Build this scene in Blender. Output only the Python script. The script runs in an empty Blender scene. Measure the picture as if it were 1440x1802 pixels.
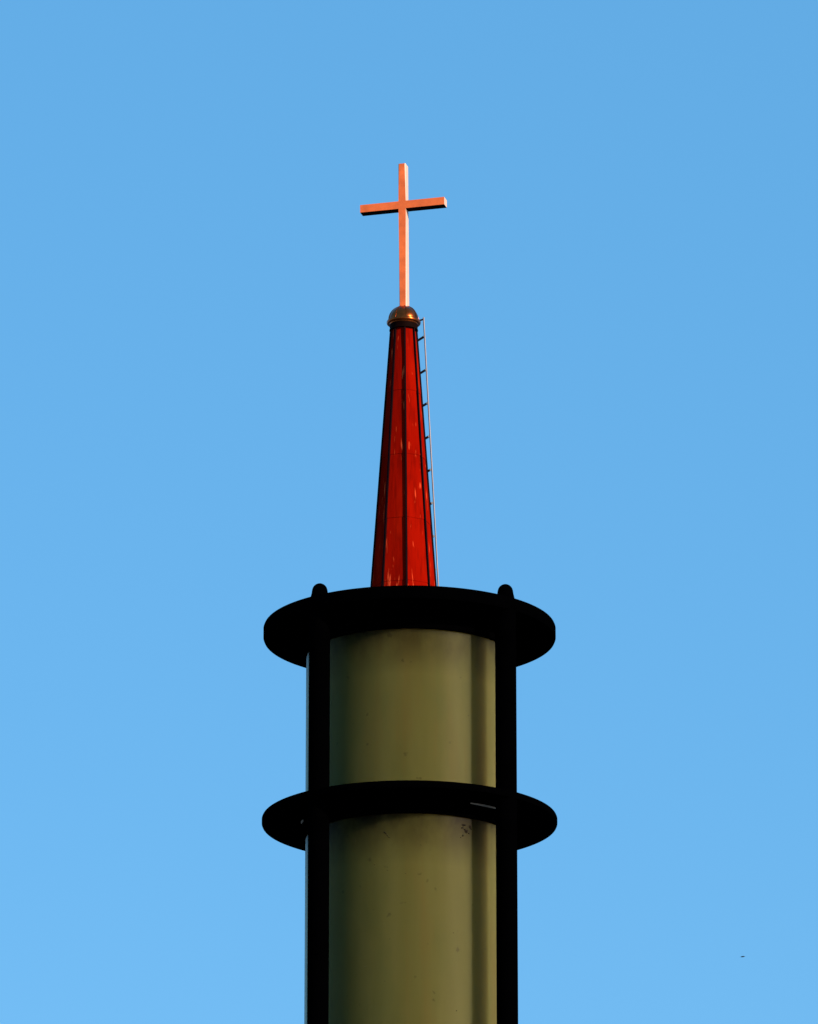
import bpy, bmesh, math, random
from mathutils import Vector, Matrix
random.seed(7)
PI = math.pi
R_ = math.radians
sc = bpy.context.scene
col = sc.collection

# ------------------------------------------------------------------ camera
FPX = 11000.0                 # focal length in pixels of the 1440 px wide photograph
PITCH = R_(17.64)
CAMZ = 1.6
cam_d = bpy.data.cameras.new('camera')
cam_d.sensor_fit = 'HORIZONTAL'; cam_d.sensor_width = 36.0
cam_d.lens = FPX / 1440.0 * 36.0
cam_d.clip_start = 0.05; cam_d.clip_end = 6000
cam = bpy.data.objects.new('camera', cam_d); col.objects.link(cam)
cam.location = (0, 0, CAMZ)
cam.rotation_euler = (PI/2 + PITCH, 0, 0)
sc.camera = cam

# ------------------------------------------------------------------ light
SUN_EL, SUN_AZ = 18.0, 51.0   # elevation; degrees to the right of straight behind the camera
sdir = Vector((math.sin(R_(SUN_AZ))*math.cos(R_(SUN_EL)), -math.cos(R_(SUN_AZ))*math.cos(R_(SUN_EL)), math.sin(R_(SUN_EL))))
w = bpy.data.worlds.new('World'); sc.world = w; w.use_nodes = True
nt = w.node_tree; nt.nodes.clear()
sky = nt.nodes.new('ShaderNodeTexSky'); sky.sky_type = 'NISHITA'; sky.sun_disc = False
sky.sun_elevation = R_(SUN_EL)
sky.sun_rotation = math.atan2(sdir.x, sdir.y)
sky.altitude = 50; sky.air_density = 1.0; sky.dust_density = 0.3; sky.ozone_density = 3.0
hs = nt.nodes.new('ShaderNodeHueSaturation'); hs.inputs['Saturation'].default_value = 1.2
mxw = nt.nodes.new('ShaderNodeMix'); mxw.data_type = 'RGBA'; mxw.inputs[0].default_value = .6   # constant blue mixed in to flatten the sky gradient
mxw.inputs[7].default_value = (0.70, 2.48, 4.50, 1)
bg = nt.nodes.new('ShaderNodeBackground'); bg.inputs['Strength'].default_value = 0.15
wo = nt.nodes.new('ShaderNodeOutputWorld')
nt.links.new(sky.outputs[0], hs.inputs['Color']); nt.links.new(hs.outputs[0], mxw.inputs[6]); nt.links.new(mxw.outputs[2], bg.inputs[0]); nt.links.new(bg.outputs[0], wo.inputs[0])
sl = bpy.data.lights.new('sun', 'SUN'); sl.energy = 4.8; sl.angle = R_(0.5); sl.color = (1.0, 0.82, 0.62)
so = bpy.data.objects.new('sun', sl); col.objects.link(so)
so.rotation_euler = sdir.to_track_quat('Z', 'Y').to_euler(); so.location = (0, -5, 60)
sc.view_settings.view_transform = 'Standard'; sc.view_settings.look = 'None'
sc.view_settings.exposure = 0.35; sc.view_settings.gamma = 1.0; sc.view_settings.use_curve_mapping = False

# ------------------------------------------------------------------ helpers
def W(x, y, Y):
    """photo pixel (1440 x 1802) -> point on the vertical plane at distance Y"""
    a = (x-720)/FPX; b = (901-y)/FPX
    d = Vector((a, math.cos(PITCH)-b*math.sin(PITCH), math.sin(PITCH)+b*math.cos(PITCH)))
    d *= Y/d.y
    return Vector((d.x, d.y, CAMZ+d.z))
def MPP(y, Y):
    """metres per photo pixel at height row y on plane Y"""
    p = W(720, y, Y)
    return (p.y*math.cos(PITCH)+(p.z-CAMZ)*math.sin(PITCH))/FPX

def obj(name, bm, mat, parent=None, smooth=False, loc=None):
    bmesh.ops.recalc_face_normals(bm, faces=bm.faces)
    me = bpy.data.meshes.new(name); bm.to_mesh(me); bm.free()
    for m in (mat if isinstance(mat, (list, tuple)) else [mat]): me.materials.append(m)
    if smooth:
        me.shade_smooth()
        me.set_sharp_from_angle(angle=R_(35))
    o = bpy.data.objects.new(name, me); col.objects.link(o)
    if loc is not None: o.location = loc
    if parent: o.parent = parent
    return o
def thing(name, label, cat, loc=(0, 0, 0), group=None):
    o = bpy.data.objects.new(name, None); col.objects.link(o)
    o.location = loc; o['label'] = label; o['category'] = cat
    if group: o['group'] = group
    return o
def lathe(prof, n=96, axis=(0, 0), bm=None, closed=False, rot=0.0):
    bm = bm or bmesh.new()
    rings = []
    for r, z in prof:
        if r < 1e-6: rings.append([bm.verts.new((axis[0], axis[1], z))])
        else: rings.append([bm.verts.new((axis[0]+r*math.cos(rot+2*PI*k/n), axis[1]+r*math.sin(rot+2*PI*k/n), z)) for k in range(n)])
    pairs = list(zip(rings, rings[1:]))
    if closed: pairs.append((rings[-1], rings[0]))
    for a, b in pairs:
        for k in range(n):
            j = (k+1) % n
            if len(a) == 1 and len(b) == 1: break
            if len(a) == 1: bm.faces.new((a[0], b[k], b[j]))
            elif len(b) == 1: bm.faces.new((a[k], a[j], b[0]))
            else: bm.faces.new((a[k], a[j], b[j], b[k]))
    return bm
def box(bm, c, s, M=None, mi=0):
    vs = []
    for dx in (-.5, .5):
        for dy in (-.5, .5):
            for dz in (-.5, .5):
                v = Vector((dx*s[0], dy*s[1], dz*s[2]))
                if M: v = M @ v
                vs.append(bm.verts.new(v+Vector(c)))
    F = [(0,1,3,2),(4,6,7,5),(0,4,5,1),(2,3,7,6),(0,2,6,4),(1,5,7,3)]
    for f in F:
        fc = bm.faces.new([vs[i] for i in f]); fc.material_index = mi
    return bm
def tube(bm, p0, p1, r, n=10, r1=None):
    p0, p1 = Vector(p0), Vector(p1); r1 = r if r1 is None else r1
    z = (p1-p0).normalized(); x = z.orthogonal().normalized(); y = z.cross(x)
    a = [bm.verts.new(p0+(x*math.cos(2*PI*k/n)+y*math.sin(2*PI*k/n))*r) for k in range(n)]
    b = [bm.verts.new(p1+(x*math.cos(2*PI*k/n)+y*math.sin(2*PI*k/n))*r1) for k in range(n)]
    for k in range(n): bm.faces.new((a[k], a[(k+1)%n], b[(k+1)%n], b[k]))
    bm.faces.new(a[::-1]); bm.faces.new(b)
    return bm

class N:
    """small material builder"""
    def __init__(s, name, base, rough=.5, metal=0., spec=.5):
        s.m = bpy.data.materials.new(name); s.m.use_nodes = True
        s.t = s.m.node_tree; s.p = s.t.nodes['Principled BSDF']; s.out = s.t.nodes['Material Output']
        s.p.inputs['Base Color'].default_value = (*base, 1); s.p.inputs['Roughness'].default_value = rough
        s.p.inputs['Metallic'].default_value = metal; s.p.inputs['Specular IOR Level'].default_value = spec
        s.tc = s.t.nodes.new('ShaderNodeTexCoord')
    def map(s, scale):
        n = s.t.nodes.new('ShaderNodeMapping'); n.inputs['Scale'].default_value = scale
        s.t.links.new(s.tc.outputs['Object'], n.inputs[0]); return n.outputs[0]
    def noise(s, scale=(1,1,1), sc_=5, det=4, rough=.5, dist=0.):
        n = s.t.nodes.new('ShaderNodeTexNoise'); n.inputs['Scale'].default_value = sc_
        n.inputs['Detail'].default_value = det; n.inputs['Roughness'].default_value = rough; n.inputs['Distortion'].default_value = dist
        s.t.links.new(s.map(scale), n.inputs['Vector']); return n.outputs['Fac']
    def ramp(s, fac, stops):
        n = s.t.nodes.new('ShaderNodeValToRGB'); e = n.color_ramp.elements
        while len(e) < len(stops): e.new(0.5)
        for i, (p, c) in enumerate(stops):
            e[i].position = p; e[i].color = (*c, 1) if isinstance(c, tuple) else (c, c, c, 1)
        s.t.links.new(fac, n.inputs[0]); return n.outputs[0]
    def mix(s, fac, a, b, mode='MIX'):
        n = s.t.nodes.new('ShaderNodeMix'); n.data_type = 'RGBA'; n.blend_type = mode
        for v, i in ((fac, 0), (a, 6), (b, 7)):
            if isinstance(v, (int, float)): n.inputs[i].default_value = v
            elif isinstance(v, tuple): n.inputs[i].default_value = (*v, 1)
            else: s.t.links.new(v, n.inputs[i])
        return n.outputs[2]
    def set(s, name, sock): s.t.links.new(sock, s.p.inputs[name])
    def bump(s, h, strength=.3, dist=.01):
        n = s.t.nodes.new('ShaderNodeBump'); n.inputs['Strength'].default_value = strength; n.inputs['Distance'].default_value = dist
        s.t.links.new(h, n.inputs['Height']); s.t.links.new(n.outputs[0], s.p.inputs['Normal']); return n

# ------------------------------------------------------------------ materials
def red_copper():
    n = N('red_coated_copper', (0.28, 0.004, 0.0006), .5, 0., .0)
    big = n.noise((1, 1, .35), 1.6, 3)
    c = n.ramp(big, [(.3, (0.20, 0.0025, 0.0004)), (.55, (0.27, 0.004, 0.0006)), (.75, (0.38, 0.010, 0.0012))])
    streak = n.noise((9, 9, .9), 1.5, 3, .6)
    c = n.mix(n.ramp(streak, [(.50, 0.), (.66, .55)]), c, (0.13, 0.002, 0.0005))
    chip = n.noise((8, 8, 0.9), 2.1, 2, .5, .3)
    cm = n.ramp(chip, [(.63, 0.), (.72, 1.)])
    c = n.mix(cm, c, (0.72, 0.07, 0.022))
    n.set('Base Color', c)
    n.set('Roughness', n.ramp(big, [(.3, .42), (.7, .6)]))
    n.bump(n.noise((5, 5, .8), 1.1, 2), .5, .03)
    return n.m
def flat(name, base, rough, metal=0., spec=.5, var=.25, s=6, bumps=.0):
    n = N(name, base, rough, metal, spec)
    f = n.noise((1, 1, 1), s, 5)
    lo = tuple(x*(1-var) for x in base); hi = tuple(x*(1+var) for x in base)
    n.set('Base Color', n.ramp(f, [(.3, lo), (.7, hi)]))
    if bumps: n.bump(f, bumps, .01)
    return n.m
M_red = red_copper()
M_seam = flat('dark_red_seam', (0.008, 0.0006, 0.0012), .6, 0., .04)
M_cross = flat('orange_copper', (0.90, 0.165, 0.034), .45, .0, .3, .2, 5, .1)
M_lit_side = flat('cross_lit_side', (0.70, 0.44, 0.33), .5, 0, .3, .06)  # sunlight on the cross sides put into the colour
M_ball = flat('brown_copper_ball', (0.30, 0.06, 0.012), .27, .95, .5, .3, 9, .05)
M_neck_shade = flat('dark_neck_and_shade', (0.006, 0.0015, 0.001), .7, 0., .02)  # neck metal, also the painted shade under the cross
M_galv = flat('galvanised_steel', (0.22, 0.20, 0.23), .5, .3, .5, .1)
M_rung = flat('dark_steel', (0.02, 0.03, 0.05), .5, .5)
M_black = flat('black_powder_coat', (0.0003, 0.0003, 0.0004), .8, 0., .0, .2, 30)
M_glint = flat('grey_glint', (0.45, 0.45, 0.43), .5)  # colour of the modelled light glints on the lamp ring
M_dirt = flat('dried_dirt', (0.012, 0.009, 0.005), .9, 0, .1)
M_brick = None
def diffuser():
    n = N('yellowed_acrylic', (0.6, 0.55, 0.2), .35, 0., .3)
    n.t.nodes.remove(n.p)
    f = n.noise((6, 6, .6), 3, 4)
    g = n.noise((1, 1, 1), 60, 2)
    rust = n.noise((9, 9, .8), 2.3, 4, .6); green = n.noise((5, 5, 1.6), 2.9, 4, .6)
    c = n.ramp(f, [(.3, (0.084, 0.076, 0.017)), (.7, (0.104, 0.095, 0.026))])
    c = n.mix(n.ramp(rust, [(.52, 0.), (.72, .3)]), c, (0.12, 0.06, 0.012))
    c = n.mix(n.ramp(green, [(.5, 0.), (.7, .3)]), c, (0.055, 0.066, 0.016))
    c = n.mix(n.ramp(g, [(.70, 0.), (.76, .6)]), c, (0.04, 0.035, 0.01))
    # shade below the rings, painted into the colour as a grimy band
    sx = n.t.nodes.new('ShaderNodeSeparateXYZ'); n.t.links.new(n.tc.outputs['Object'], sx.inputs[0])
    band_noise = n.noise((14, 14, 9), 1.2, 4, .6)
    for zt in SHADE_Z:
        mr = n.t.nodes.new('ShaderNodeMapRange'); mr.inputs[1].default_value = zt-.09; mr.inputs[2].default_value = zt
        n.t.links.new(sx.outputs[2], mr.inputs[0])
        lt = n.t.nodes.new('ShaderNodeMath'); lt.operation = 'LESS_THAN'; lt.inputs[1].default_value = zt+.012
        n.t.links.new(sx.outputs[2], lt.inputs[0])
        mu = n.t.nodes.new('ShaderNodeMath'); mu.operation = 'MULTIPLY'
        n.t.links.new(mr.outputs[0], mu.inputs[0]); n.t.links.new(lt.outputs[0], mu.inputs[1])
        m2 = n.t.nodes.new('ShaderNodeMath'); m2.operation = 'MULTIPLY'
        n.t.links.new(mu.outputs[0], m2.inputs[0]); n.t.links.new(n.ramp(band_noise, [(.3, .35), (.6, 1.)]), m2.inputs[1])
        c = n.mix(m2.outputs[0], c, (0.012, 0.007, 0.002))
    d = n.t.nodes.new('ShaderNodeSubsurfaceScattering'); d.inputs['Scale'].default_value = 1.0; d.inputs['Radius'].default_value = (.24, .21, .15); tr = n.t.nodes.new('ShaderNodeBsdfTranslucent')
    gl = n.t.nodes.new('ShaderNodeBsdfGlossy'); gl.inputs['Roughness'].default_value = .45
    fr = n.t.nodes.new('ShaderNodeFresnel'); fr.inputs[0].default_value = 1.45
    n.t.links.new(c, d.inputs[0]); n.t.links.new(c, tr.inputs[0])
    mx = n.t.nodes.new('ShaderNodeMixShader'); mx.inputs[0].default_value = .04
    n.t.links.new(d.outputs[0], mx.inputs[1]); n.t.links.new(tr.outputs[0], mx.inputs[2])
    m3 = n.t.nodes.new('ShaderNodeMixShader'); sb = n.t.nodes.new('ShaderNodeMath'); sb.operation = 'SUBTRACT'; sb.use_clamp = True; sb.inputs[1].default_value = .03; n.t.links.new(fr.outputs[0], sb.inputs[0]); hf = n.t.nodes.new('ShaderNodeMath'); hf.operation = 'MULTIPLY'; hf.inputs[1].default_value = .6; n.t.links.new(sb.outputs[0], hf.inputs[0]); n.t.links.new(hf.outputs[0], m3.inputs[0])
    n.t.links.new(mx.outputs[0], m3.inputs[1]); n.t.links.new(gl.outputs[0], m3.inputs[2])
    n.t.links.new(m3.outputs[0], n.out.inputs[0])
    return n.m

# ------------------------------------------------------------------ ground
def ground_mat():
    n = N('asphalt', (.05, .05, .05), .9)
    f = n.noise((1, 1, 1), 3, 6); g = n.noise((1, 1, 1), .05, 3)
    n.set('Base Color', n.mix(n.ramp(g, [(.4, 0.), (.6, .5)]), n.ramp(f, [(.3, .035), (.7, .06)]), (.07, .075, .04)))
    n.bump(f, .4, .01); return n.m
bm = bmesh.new(); 
vs = [bm.verts.new(v) for v in ((-3000, -3000, 0), (3000, -3000, 0), (3000, 3000, 0), (-3000, 3000, 0))]; bm.faces.new(vs)
g = obj('ground', bm, ground_mat()); g['kind'] = 'structure'
bm = bmesh.new(); box(bm, (0, 10.2, .07), (60, 3.2, .14))
bmesh.ops.bevel(bm, geom=bm.edges[:], offset=.015, segments=2, affect='EDGES')
pv = obj('pavement', bm, flat('pavement_concrete', (.26, .25, .23), .85, 0, .3, .15, 4, .2)); pv['kind'] = 'structure'

# ------------------------------------------------------------------ street lamp
LY = 10.235
la = W(721, 1441, LY)
mp = MPP(1280, LY)                      # metres per pixel at the lantern
zrow = lambda y: W(721, y, LY).z
z_cap_t, z_cap_b = zrow(1104), zrow(1127.5)
z_ring_t, z_ring_b = zrow(1440.5), zrow(1453.5)
z_low_t, z_low_b = zrow(2015), zrow(2040)
lamp = thing('street_lamp', 'black caged cylindrical street lamp with yellowed diffuser in front of the red spire', 'street lamp', (la.x, LY, 0.14))
LZ = 0.14
def disc(name, ro, ri, zt, zb, bev, parent):
    b = bev
    zt -= LZ; zb -= LZ
    prof = [(ri, zb), (ro-b, zb), (ro-b*.3, zb+b*.3), (ro, zb+b), (ro, zt-b), (ro-b*.3, zt-b*.3), (ro-b, zt), (ri, zt)]
    return obj(name, lathe(prof, 160, closed=True), M_black, parent, True)
RO, RC, RR = 258.5*mp, 182*mp, 236*mp
# cap with a shallow domed lid on top
b = .004
zt, zb = z_cap_t-LZ, z_cap_b-LZ
prof = [(0, zb), (RO-b, zb), (RO-b*.3, zb+b*.3), (RO, zb+b), (RO, zt-b), (RO-b*.3, zt-b*.3), (RO-b, zt), (RC*.8, zt+.001), (RC*.5, zt+.006), (0, zt+.009)]
obj('cap', lathe(prof, 160), M_black, lamp, True)
ring = disc('ring', RO+.0005, RC+.006, z_ring_t, z_ring_b, .003, lamp)
disc('ring', RO, RC+.006, z_low_t, z_low_b, .004, lamp)
for zz, hh, par in ((z_cap_b-LZ, .031, lamp), (z_ring_b-LZ, .025, ring)):
    obj('inner_collar', lathe([(RC+.0005, zz+.001), (RC+.007, zz+.001), (RC+.007, zz-hh+.002), (RC+.005, zz-hh), (RC+.0005, zz-hh)], 128, closed=True), M_black, par, True)
# diffuser: thick walled acrylic tube
SHADE_Z = [z_cap_b-LZ-.02, z_ring_b-LZ-.022]  # top heights of the painted shade bands
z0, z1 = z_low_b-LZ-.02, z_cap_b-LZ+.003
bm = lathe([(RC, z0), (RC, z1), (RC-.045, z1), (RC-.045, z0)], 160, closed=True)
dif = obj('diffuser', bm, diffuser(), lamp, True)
# dead insects and specks stuck on the diffuser
def on_tube(px, py):
    x = (px-721)*mp; yy = -math.sqrt(max(0, RC*RC-x*x))
    z = W(px, py, LY+yy).z-LZ
    return Vector((x, yy, z)), Vector((x, yy, 0)).normalized()
def speck(px, py, sx, sz, tilt, n=9):
    bm = bmesh.new()
    p, nn = on_tube(px, py)
    t = Vector((-nn.y, nn.x, 0)) * (1 if nn.y < 0 else -1); u = Vector((0, 0, 1))
    c, s = math.cos(tilt), math.sin(tilt)
    a = t*c+u*s; bb = u*c-t*s
    ctr = bm.verts.new(p+nn*.0022)
    ring_ = []
    for k in range(n):
        f = 2*PI*k/n; q = random.uniform(.6, 1.15)
        ring_.append(bm.verts.new(p-nn*.0005+a*math.cos(f)*sx*mp*q+bb*math.sin(f)*sz*mp*q))
    for k in range(n): bm.faces.new((ctr, ring_[k], ring_[(k+1) % n]))
    obj('dirt_speck', bm, M_dirt, dif)
for a in ((678, 1465, 3.6, 2.2, -.6), (682.5, 1470, 3.2, 1.1, -.9), (686, 1474, 2.6, .8, -.3), (680, 1467, 1.6, 2.2, .4),
          (819, 1463, 6, 4.5, .5), (826, 1455, 6, 4, 1.2), (815, 1452, 6, 3, .1), (823, 1467, 1.6, 1.6, 0), (813, 1471, 2.6, 2.4, .9), (816, 1460, 3.0, 2.0, .2), (809, 1474, 1.2, 1.0, 0),
          (827, 1459, 3.2, 1.5, -.5), (812, 1457, 4.0, 1.6, .3), (624, 1478, 1.6, 1.0, .8), (627, 1481, 1.0, .8, 0),
          (661, 1521.5, 1.2, 1.0, 0), (683, 1532, 1.1, .9, 0), (714, 1537, 1.0, .8, 0), (801, 1779, 1.3, 1.0, 0), (796, 1642, .9, .7, 0), (645, 1702, .9, .7, 0)):
    speck(*a)
# grey strips standing in for glints of light at the ring's inner edge
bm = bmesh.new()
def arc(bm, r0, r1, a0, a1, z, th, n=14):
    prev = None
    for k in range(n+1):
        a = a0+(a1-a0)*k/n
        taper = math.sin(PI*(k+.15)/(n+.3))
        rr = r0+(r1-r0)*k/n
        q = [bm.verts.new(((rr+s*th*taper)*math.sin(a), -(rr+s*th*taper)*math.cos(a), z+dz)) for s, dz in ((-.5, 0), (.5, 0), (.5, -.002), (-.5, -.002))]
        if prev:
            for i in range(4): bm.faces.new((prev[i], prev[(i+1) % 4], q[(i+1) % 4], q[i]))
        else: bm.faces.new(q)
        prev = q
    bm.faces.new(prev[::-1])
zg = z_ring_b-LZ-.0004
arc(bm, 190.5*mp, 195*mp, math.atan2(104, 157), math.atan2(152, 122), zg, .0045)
obj('glint_strip', bm, M_glint, lamp); bm = bmesh.new()
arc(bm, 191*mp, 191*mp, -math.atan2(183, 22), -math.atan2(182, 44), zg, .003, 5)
obj('glint_strip', bm, M_glint, lamp)
# four rods with domed nuts
RODS = [(-156.5, -176.7), (167, -172), (156.5, 176.7), (-167, 166.8)]
rod_me = nut_me = None
for k in range(4):
    x, y = RODS[k][0]*mp, RODS[k][1]*mp
    rr = 18.4*mp
    if not rod_me:
        bm = bmesh.new(); zz0, zz1 = z_low_b-LZ-.05, z_cap_b-LZ+.002
        lathe([(0, zz0), (rr*.8, zz0), (rr, zz0+.004), (rr, zz1), (0, zz1)], 40, bm=bm)
        rod = obj('rod', bm, M_black, lamp, True, (x, y, 0)); rod_me = rod.data
        kr = 13.4*mp; zc = z_cap_t-LZ; h = 27*mp
        pr = [(kr*1.2, zc-.001), (kr*1.18, zc+.003), (kr*1.06, zc+.009), (kr*1.02, zc+h-kr)]
        pr += [(kr*math.cos(f), zc+h-kr+kr*math.sin(f)) for f in [R_(q) for q in (12, 25, 40, 55, 70, 82)]]+[(0, zc+h)]
        nut = obj('domed_nut', lathe(pr, 32), M_black, rod, True); nut_me = nut.data
    else:
        r2 = bpy.data.objects.new('rod', rod_me); col.objects.link(r2); r2.parent = lamp; r2.location = (x, y, 0)
        n2 = bpy.data.objects.new('domed_nut', nut_me); col.objects.link(n2); n2.parent = r2
# base of the lantern and post
zb = z_low_b-LZ
pr = [(0, zb+.0), (RC+.004, zb), (RC+.004, zb-.06), (RC*.7, zb-.14), (.075, zb-.26), (.062, zb-.30), (.06, zb-1.6), (.075, zb-1.61), (.078, .9), (.11, .86), (.115, .30), (.15, .26), (.155, .06), (.20, .05), (.205, 0), (0, 0)]
obj('post', lathe(pr, 64), M_black, lamp, True)

# ------------------------------------------------------------------ church tower with spire
CY = 100.0
ca = W(710.6, 900, CY)
ZR = lambda y: W(711, y, CY).z
mc = MPP(800, CY)
church = thing('church_tower', 'red octagonal church spire with orange cross on top behind the street lamp', 'church', (ca.x, CY, 0))
z_top = ZR(579); R_top = 21.4*mc
z_ref = ZR(1031); R_ref = 55.3*mc
slope = (R_ref-R_top)/(z_top-z_ref)
z_bot = 24.0
Rz = lambda z: R_top+(z_top-z)*slope
# azimuth measured from the direction to the camera, positive to the right
VA = [R_(5.5+45*k) for k in range(8)]
vd = lambda a: Vector((math.sin(a), -math.cos(a), 0))
# lapped panels
rows = [579, 694, 809, 923, 1036, 1146, 1254, 1360, 1464, 1566, 1665]
zs = [ZR(q) for q in rows if ZR(q) > z_bot+.5]+[z_bot]
bm = bmesh.new()
prev = None; lap = .006
for i in range(len(zs)-1):
    zt, zb_ = zs[i], zs[i+1]
    a = [bm.verts.new(vd(v)*(Rz(zt)) + Vector((0, 0, zt))) for v in VA]
    c = [bm.verts.new(vd(v)*(Rz(zb_)+lap) + Vector((0, 0, zb_))) for v in VA]
    if prev:
        for k in range(8): bm.faces.new((prev[k], prev[(k+1) % 8], a[(k+1) % 8], a[k]))
    else: bm.faces.new(a[::-1])
    # middle row lets each panel belly out or in a little like real sheet metal
    for k in range(8):
        j = (k+1) % 8
        NR = 8; NCC = 6
        grid = []
        amp = random.uniform(-.007, .009)
        tl = random.uniform(-.005, .005)
        nrm = vd((VA[k]+R_(22.5)))
        for r in range(NR+1):
            rowv = []
            for q in range(NCC+1):
                p0 = a[k].co.lerp(a[j].co, q/NCC); p1 = c[k].co.lerp(c[j].co, q/NCC)
                p = p0.lerp(p1, r/NR)
                e = math.sin(PI*r/NR)*math.sin(PI*q/NCC)
                p = p+nrm*e*(amp+tl*math.cos(PI*r/NR*2)+random.uniform(-.0012, .0012))
                if r == 0 and q == 0: rowv.append(a[k])
                elif r == 0 and q == NCC: rowv.append(a[j])
                elif r == NR and q == 0: rowv.append(c[k])
                elif r == NR and q == NCC: rowv.append(c[j])
                else: rowv.append(bm.verts.new(p))
            grid.append(rowv)
        for r in range(NR):
            for q in range(NCC):
                bm.faces.new((grid[r][q], grid[r][q+1], grid[r+1][q+1], grid[r+1][q]))
    prev = c
spire = obj('spire', bm, M_red, church, True)
# standing seams on the eight arrises
for k, v in enumerate(VA):
    bm = bmesh.new(); d = vd(v); t = Vector((-d.y, d.x, 0))
    q = []
    for z, wd in ((z_top, .013), (z_bot, .021)):
        for s1, s2 in ((-1, -.02), (1, -.02), (1, .022), (-1, .022)):
            q.append(bm.verts.new(d*(Rz(z)+s2+(lap if s2 > 0 else 0))+t*s1*wd+Vector((0, 0, z))))
    for i in range(4): bm.faces.new((q[i], q[(i+1) % 4], q[4+(i+1) % 4], q[4+i]))
    bm.faces.new(q[:4]); bm.faces.new(q[4:])
    obj('ridge_seam', bm, M_seam, spire)
# finial: neck, collar, ball
neck = obj('neck', lathe([(0, ZR(582)), (R_top*1.2, ZR(582)), (R_top*1.15, ZR(578)), (25.5*mc, ZR(573)), (25*mc, ZR(566)), (0, ZR(566))], 48), M_neck_shade, church, True)
zc = ZR(564.5); rb = 26.8*mc
pr = []
for q in range(-60, 91, 6): pr.append((rb*math.cos(R_(q)) if q < 90 else 0, zc+rb*1.0*math.sin(R_(q))))
pr = [(0, pr[0][1])]+pr
ball = obj('ball', lathe(pr, 64), M_ball, church, True)
zr = ZR(566); ro = 30.3*mc
obj('collar', lathe([(rb*.97, zr-.045), (ro*.97, zr-.045), (ro, zr-.028), (ro, zr-.008), (ro*.97, zr+.008), (rb*.97, zr+.012)], 64), M_ball, ball, True)
for q in range(8):   # raised ribs of the ball
    bm = bmesh.new(); a = R_(12+45*q); d = vd(a); t = Vector((-d.y, d.x, 0)); prevq = None
    for e in range(0, 84, 7):
        rr = rb+.006
        p = d*rr*math.cos(R_(e))+Vector((0, 0, zc+rr*math.sin(R_(e))))
        nn = (p-Vector((0, 0, zc))).normalized()
        cur = [bm.verts.new(p+t*.010+nn*.004), bm.verts.new(p-t*.010+nn*.004), bm.verts.new(p-t*.014-nn*.02), bm.verts.new(p+t*.014-nn*.02)]
        if prevq:
            for i in range(4): bm.faces.new((prevq[i], prevq[(i+1) % 4], cur[(i+1) % 4], cur[i]))
        else: bm.faces.new(cur)
        prevq = cur
    bm.faces.new(prevq[::-1])
    obj('ball_rib', bm, M_ball, ball)
# cross
AL = R_(14.7)
z_ct, z_cb = ZR(290.5), ZR(543)
z_ac = ZR(363.0)
crs = bpy.data.objects.new('cross', None)
Mz = Matrix.Rotation(AL, 3, 'Z')      # right end comes towards the camera when negative
Mz = Matrix.Rotation(-AL, 3, 'Z')
bm = bmesh.new(); wv = 13.4*mc; dv = 19*mc; ha = 14.2*mc; La = 155*mc
def outline_cross():
    hw = wv/2
    pts = [(-hw, z_cb-.1), (hw, z_cb-.1), (hw, z_ac-ha/2), (La/2, z_ac-ha/2), (La/2, z_ac+ha/2), (hw, z_ac+ha/2), (hw, z_ct), (-hw, z_ct), (-hw, z_ac+ha/2), (-La/2, z_ac+ha/2), (-La/2, z_ac-ha/2), (-hw, z_ac-ha/2)]
    f = [bm.verts.new(Vector((x, -dv/2, z-z_cb))) for x, z in pts]
    k = [bm.verts.new(Vector((x, dv/2, z-z_cb))) for x, z in pts]
    bm.faces.new(f); bm.faces.new(k[::-1])
    for i in range(12): bm.faces.new((f[i], k[i], k[(i+1) % 12], f[(i+1) % 12]))
outline_cross()
bmesh.ops.recalc_face_normals(bm, faces=bm.faces)
ed = [e for e in bm.edges if abs(e.verts[0].co.x-e.verts[1].co.x) < 1e-5 and abs(abs(e.verts[0].co.x)-wv/2) < 1e-5 and max(v.co.y for v in e.verts) < 0]
bmesh.ops.bevel(bm, geom=ed, offset=.015, segments=1, affect='EDGES')
bm.normal_update()
for f in bm.faces: f.material_index = 0 if f.normal.y < -.95 or f.normal.y > .95 else (2 if abs(f.normal.z) > .9 else 1)  # sun painted pale on the sides, shade painted dark underneath, tops dark too
cross = obj('cross', bm, [M_cross, M_lit_side, M_neck_shade], church, False, (W(711.6, 543, CY).x-ca.x, 0, z_cb))
cross.rotation_euler = (0, R_(-0.45), -AL)
# ladder on the far right face
FA = R_(5.5+45*2+22.5)
fn = vd(FA); ft = Vector((math.cos(FA-PI), 0, 0))
ft = Vector((-math.cos(FA), -math.sin(FA), 0))    # towards the camera and to the right
wl = 30*mc
def lad(z, s): 
    f = (z_top-z)/(z_top-z_ref)
    st = (13.3-8.2*min(f, 1.1))*mc
    return fn*(Rz(z)*math.cos(R_(22.5))+st)+ft*s*wl/2+Vector((0, 0, z))
ladder = bpy.data.objects.new('ladder', None); col.objects.link(ladder); ladder.parent = church
ladder['label'] = 'thin pale maintenance ladder up the right side of the spire'
zlt, zlb = ZR(558), z_bot+.3
for s in (1, -1):
    bm = bmesh.new()
    tube(bm, lad(zlb, s), lad(zlt, s), .014, 12)
    obj('rail', bm, M_galv, ladder, True)
y = 591.0
while ZR(y) > zlb+.2:
    z = ZR(y); bm = bmesh.new()
    tube(bm, lad(z, 1), lad(z, -1), .021, 10)
    obj('rung', bm, M_rung, ladder, True)
    y += 58.2 if y < 1040 else 56
for s in (1, -1):
    bm = bmesh.new(); z = ZR(561)
    tube(bm, lad(z, s), vd(FA)*ro*.9+Vector((0, 0, z)), .015, 8)
    obj('bracket', bm, M_rung, ladder, True)
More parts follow.
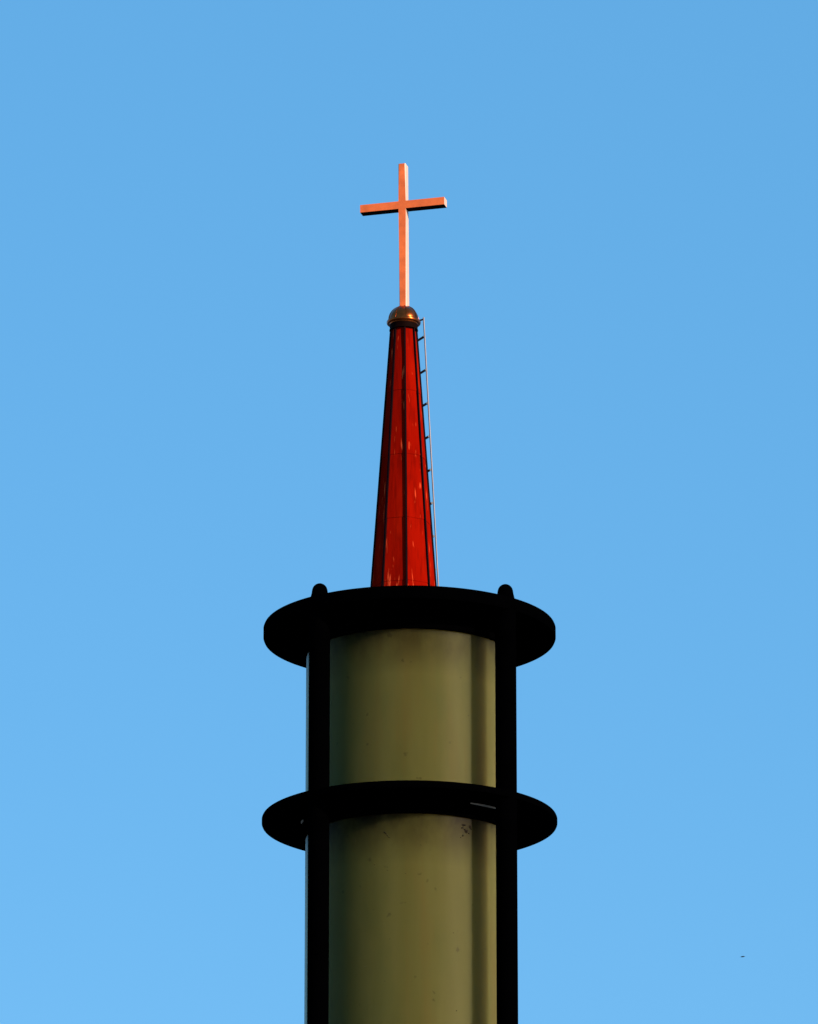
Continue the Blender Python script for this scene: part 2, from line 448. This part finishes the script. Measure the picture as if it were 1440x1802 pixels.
# roof skirt, tower shaft and cornice below the picture's lower edge
def brick():
    n = N('red_brick', (.3, .12, .08), .85)
    b_ = n.t.nodes.new('ShaderNodeTexBrick'); b_.inputs['Scale'].default_value = 4
    b_.inputs['Color1'].default_value = (.30, .11, .07, 1); b_.inputs['Color2'].default_value = (.22, .08, .05, 1); b_.inputs['Mortar'].default_value = (.35, .33, .3, 1)
    n.t.links.new(n.tc.outputs['Object'], b_.inputs[0]); n.set('Base Color', b_.outputs[0]); return n.m
M_brick = brick(); M_stone = flat('pale_stone', (.42, .4, .36), .8, 0, .3, .12, 3, .2)
bm = bmesh.new(); rows_ = []
hs_ = 2.3
for (z, r, sq) in ((z_bot, Rz(z_bot)+lap, 0), (z_bot-.8, 1.55, .3), (21.4, 2.6, 1.0)):
    ring_ = []
    for k in range(16):
        a = VA[0]+2*PI*k/16
        d = vd(a)
        # circle/octagon to square blend
        s = hs_/max(abs(d.x), abs(d.y))
        rr = r*(math.cos(R_(22.5))/math.cos(((a-VA[0]) % (PI/4))-PI/8))
        ring_.append(bm.verts.new(d*(rr*(1-sq)+s*sq)+Vector((0, 0, z))))
    rows_.append(ring_)
for p, q in zip(rows_, rows_[1:]):
    for k in range(16): bm.faces.new((p[k], p[(k+1) % 16], q[(k+1) % 16], q[k]))
obj('roof_skirt', bm, M_red, church)
bm = bmesh.new(); box(bm, (0, 0, 10.4), (4.2, 4.2, 20.8)); obj('tower_wall', bm, M_brick, church)
bm = bmesh.new(); box(bm, (0, 0, 20.95), (4.7, 4.7, .3)); box(bm, (0, 0, 21.24), (4.9, 4.9, .28))
bmesh.ops.bevel(bm, geom=bm.edges[:], offset=.03, segments=1, affect='EDGES'); obj('cornice', bm, M_stone, church)
def arch(wd, h, y, th, n=12):
    bm = bmesh.new(); pts = [(-wd/2, 0), (wd/2, 0)]+[(wd/2*math.cos(PI*k/n), h-wd/2+wd/2*math.sin(PI*k/n)) for k in range(n+1)]
    f = [bm.verts.new((x, y, z)) for x, z in pts]; k_ = [bm.verts.new((x, y+th, z)) for x, z in pts]
    bm.faces.new(f); bm.faces.new(k_[::-1])
    for i in range(len(pts)): bm.faces.new((f[i], k_[i], k_[(i+1) % len(pts)], f[(i+1) % len(pts)]))
    return bm
M_glass = flat('dark_glass', (.03, .035, .05), .1); M_wood = flat('dark_wood', (.09, .045, .02), .6)
for k in range(4):
    fr_ = obj('louvred_window', arch(1.7, 3.0, -2.16, .12), M_stone, church, False, (0, 0, 16.6)); fr_.rotation_euler = (0, 0, k*PI/2)
    obj('louvres', arch(1.4, 2.7, -2.20, .06), M_wood, fr_, False, (0, 0, .14))
dr = obj('door_frame', arch(2.2, 3.4, -2.18, .12), M_stone, church, False, (0, 0, 0)); obj('door', arch(1.8, 3.1, -2.22, .06), M_wood, dr, False, (0, 0, .02))
bm = bmesh.new(); box(bm, (0, 12.1, 4), (10, 20, 8)); obj('nave_wall', bm, M_brick, church)
bm = bmesh.new()
q = [bm.verts.new(v) for v in ((-5.4, 2.15, 7.9), (5.4, 2.15, 7.9), (0, 2.15, 12.5), (-5.4, 22.5, 7.9), (5.4, 22.5, 7.9), (0, 22.5, 12.5))]
for f in ((0, 1, 2), (3, 5, 4), (0, 2, 5, 3), (1, 4, 5, 2), (0, 3, 4, 1)): bm.faces.new([q[i] for i in f])
obj('nave_roof', bm, M_seam, church)

# ------------------------------------------------------------------ small bird far off at lower right
BY = 480.0
bp = W(1307.5, 1684, BY)
bm = bmesh.new()
prof = [(-.13, .0, .004), (-.10, .0, .016), (-.05, .0, .028), (.02, .0, .032), (.07, .004, .027), (.10, .010, .019), (.122, .014, .020), (.14, .012, .012), (.158, .008, .003)]
prev = None
for x, z, r in prof:
    cur = [bm.verts.new((x, r*math.cos(2*PI*k/10), z+r*.85*math.sin(2*PI*k/10))) for k in range(10)]
    if prev:
        for k in range(10): bm.faces.new((prev[k], prev[(k+1) % 10], cur[(k+1) % 10], cur[k]))
    else: bm.faces.new(cur)
    prev = cur
bm.faces.new(prev[::-1])
for s in (-1, 1):   # swept wings with thickness, drooping a little
    st = [(.0, .02, .055, -.055, .004), (s*.06, .035, .06, -.04, .004), (s*.13, .03, .035, -.045, .003), (s*.21, .012, -.02, -.07, .001)]
    pv_ = None
    for y_, z_, xf, xb, th in st:
        cur = [bm.verts.new((xf, y_, z_+th)), bm.verts.new((xb, y_, z_+th)), bm.verts.new((xb, y_, z_-th)), bm.verts.new((xf, y_, z_-th))]
        if pv_:
            for i in range(4): bm.faces.new((pv_[i], pv_[(i+1) % 4], cur[(i+1) % 4], cur[i]))
        else: bm.faces.new(cur)
        pv_ = cur
    bm.faces.new(pv_[::-1])
q = [bm.verts.new(v) for v in ((-.11, .012, .003), (-.11, -.012, .003), (-.19, -.035, .0), (-.17, 0, .0), (-.19, .035, .0))]
q2 = [bm.verts.new(v.co-Vector((0, 0, .005))) for v in q]
bm.faces.new(q); bm.faces.new(q2[::-1])
for i in range(5): bm.faces.new((q[i], q2[i], q2[(i+1) % 5], q[(i+1) % 5]))
bird = obj('bird', bm, flat('dark_feathers', (.012, .02, .03), .7, 0, .2), None, True, bp)
bird.scale = (1.35, 1.35, 1.35)
bird.rotation_euler = (R_(8), R_(-8), R_(18))
bird['label'] = 'tiny dark bird gliding alone in the open sky at lower right'; bird['category'] = 'bird'
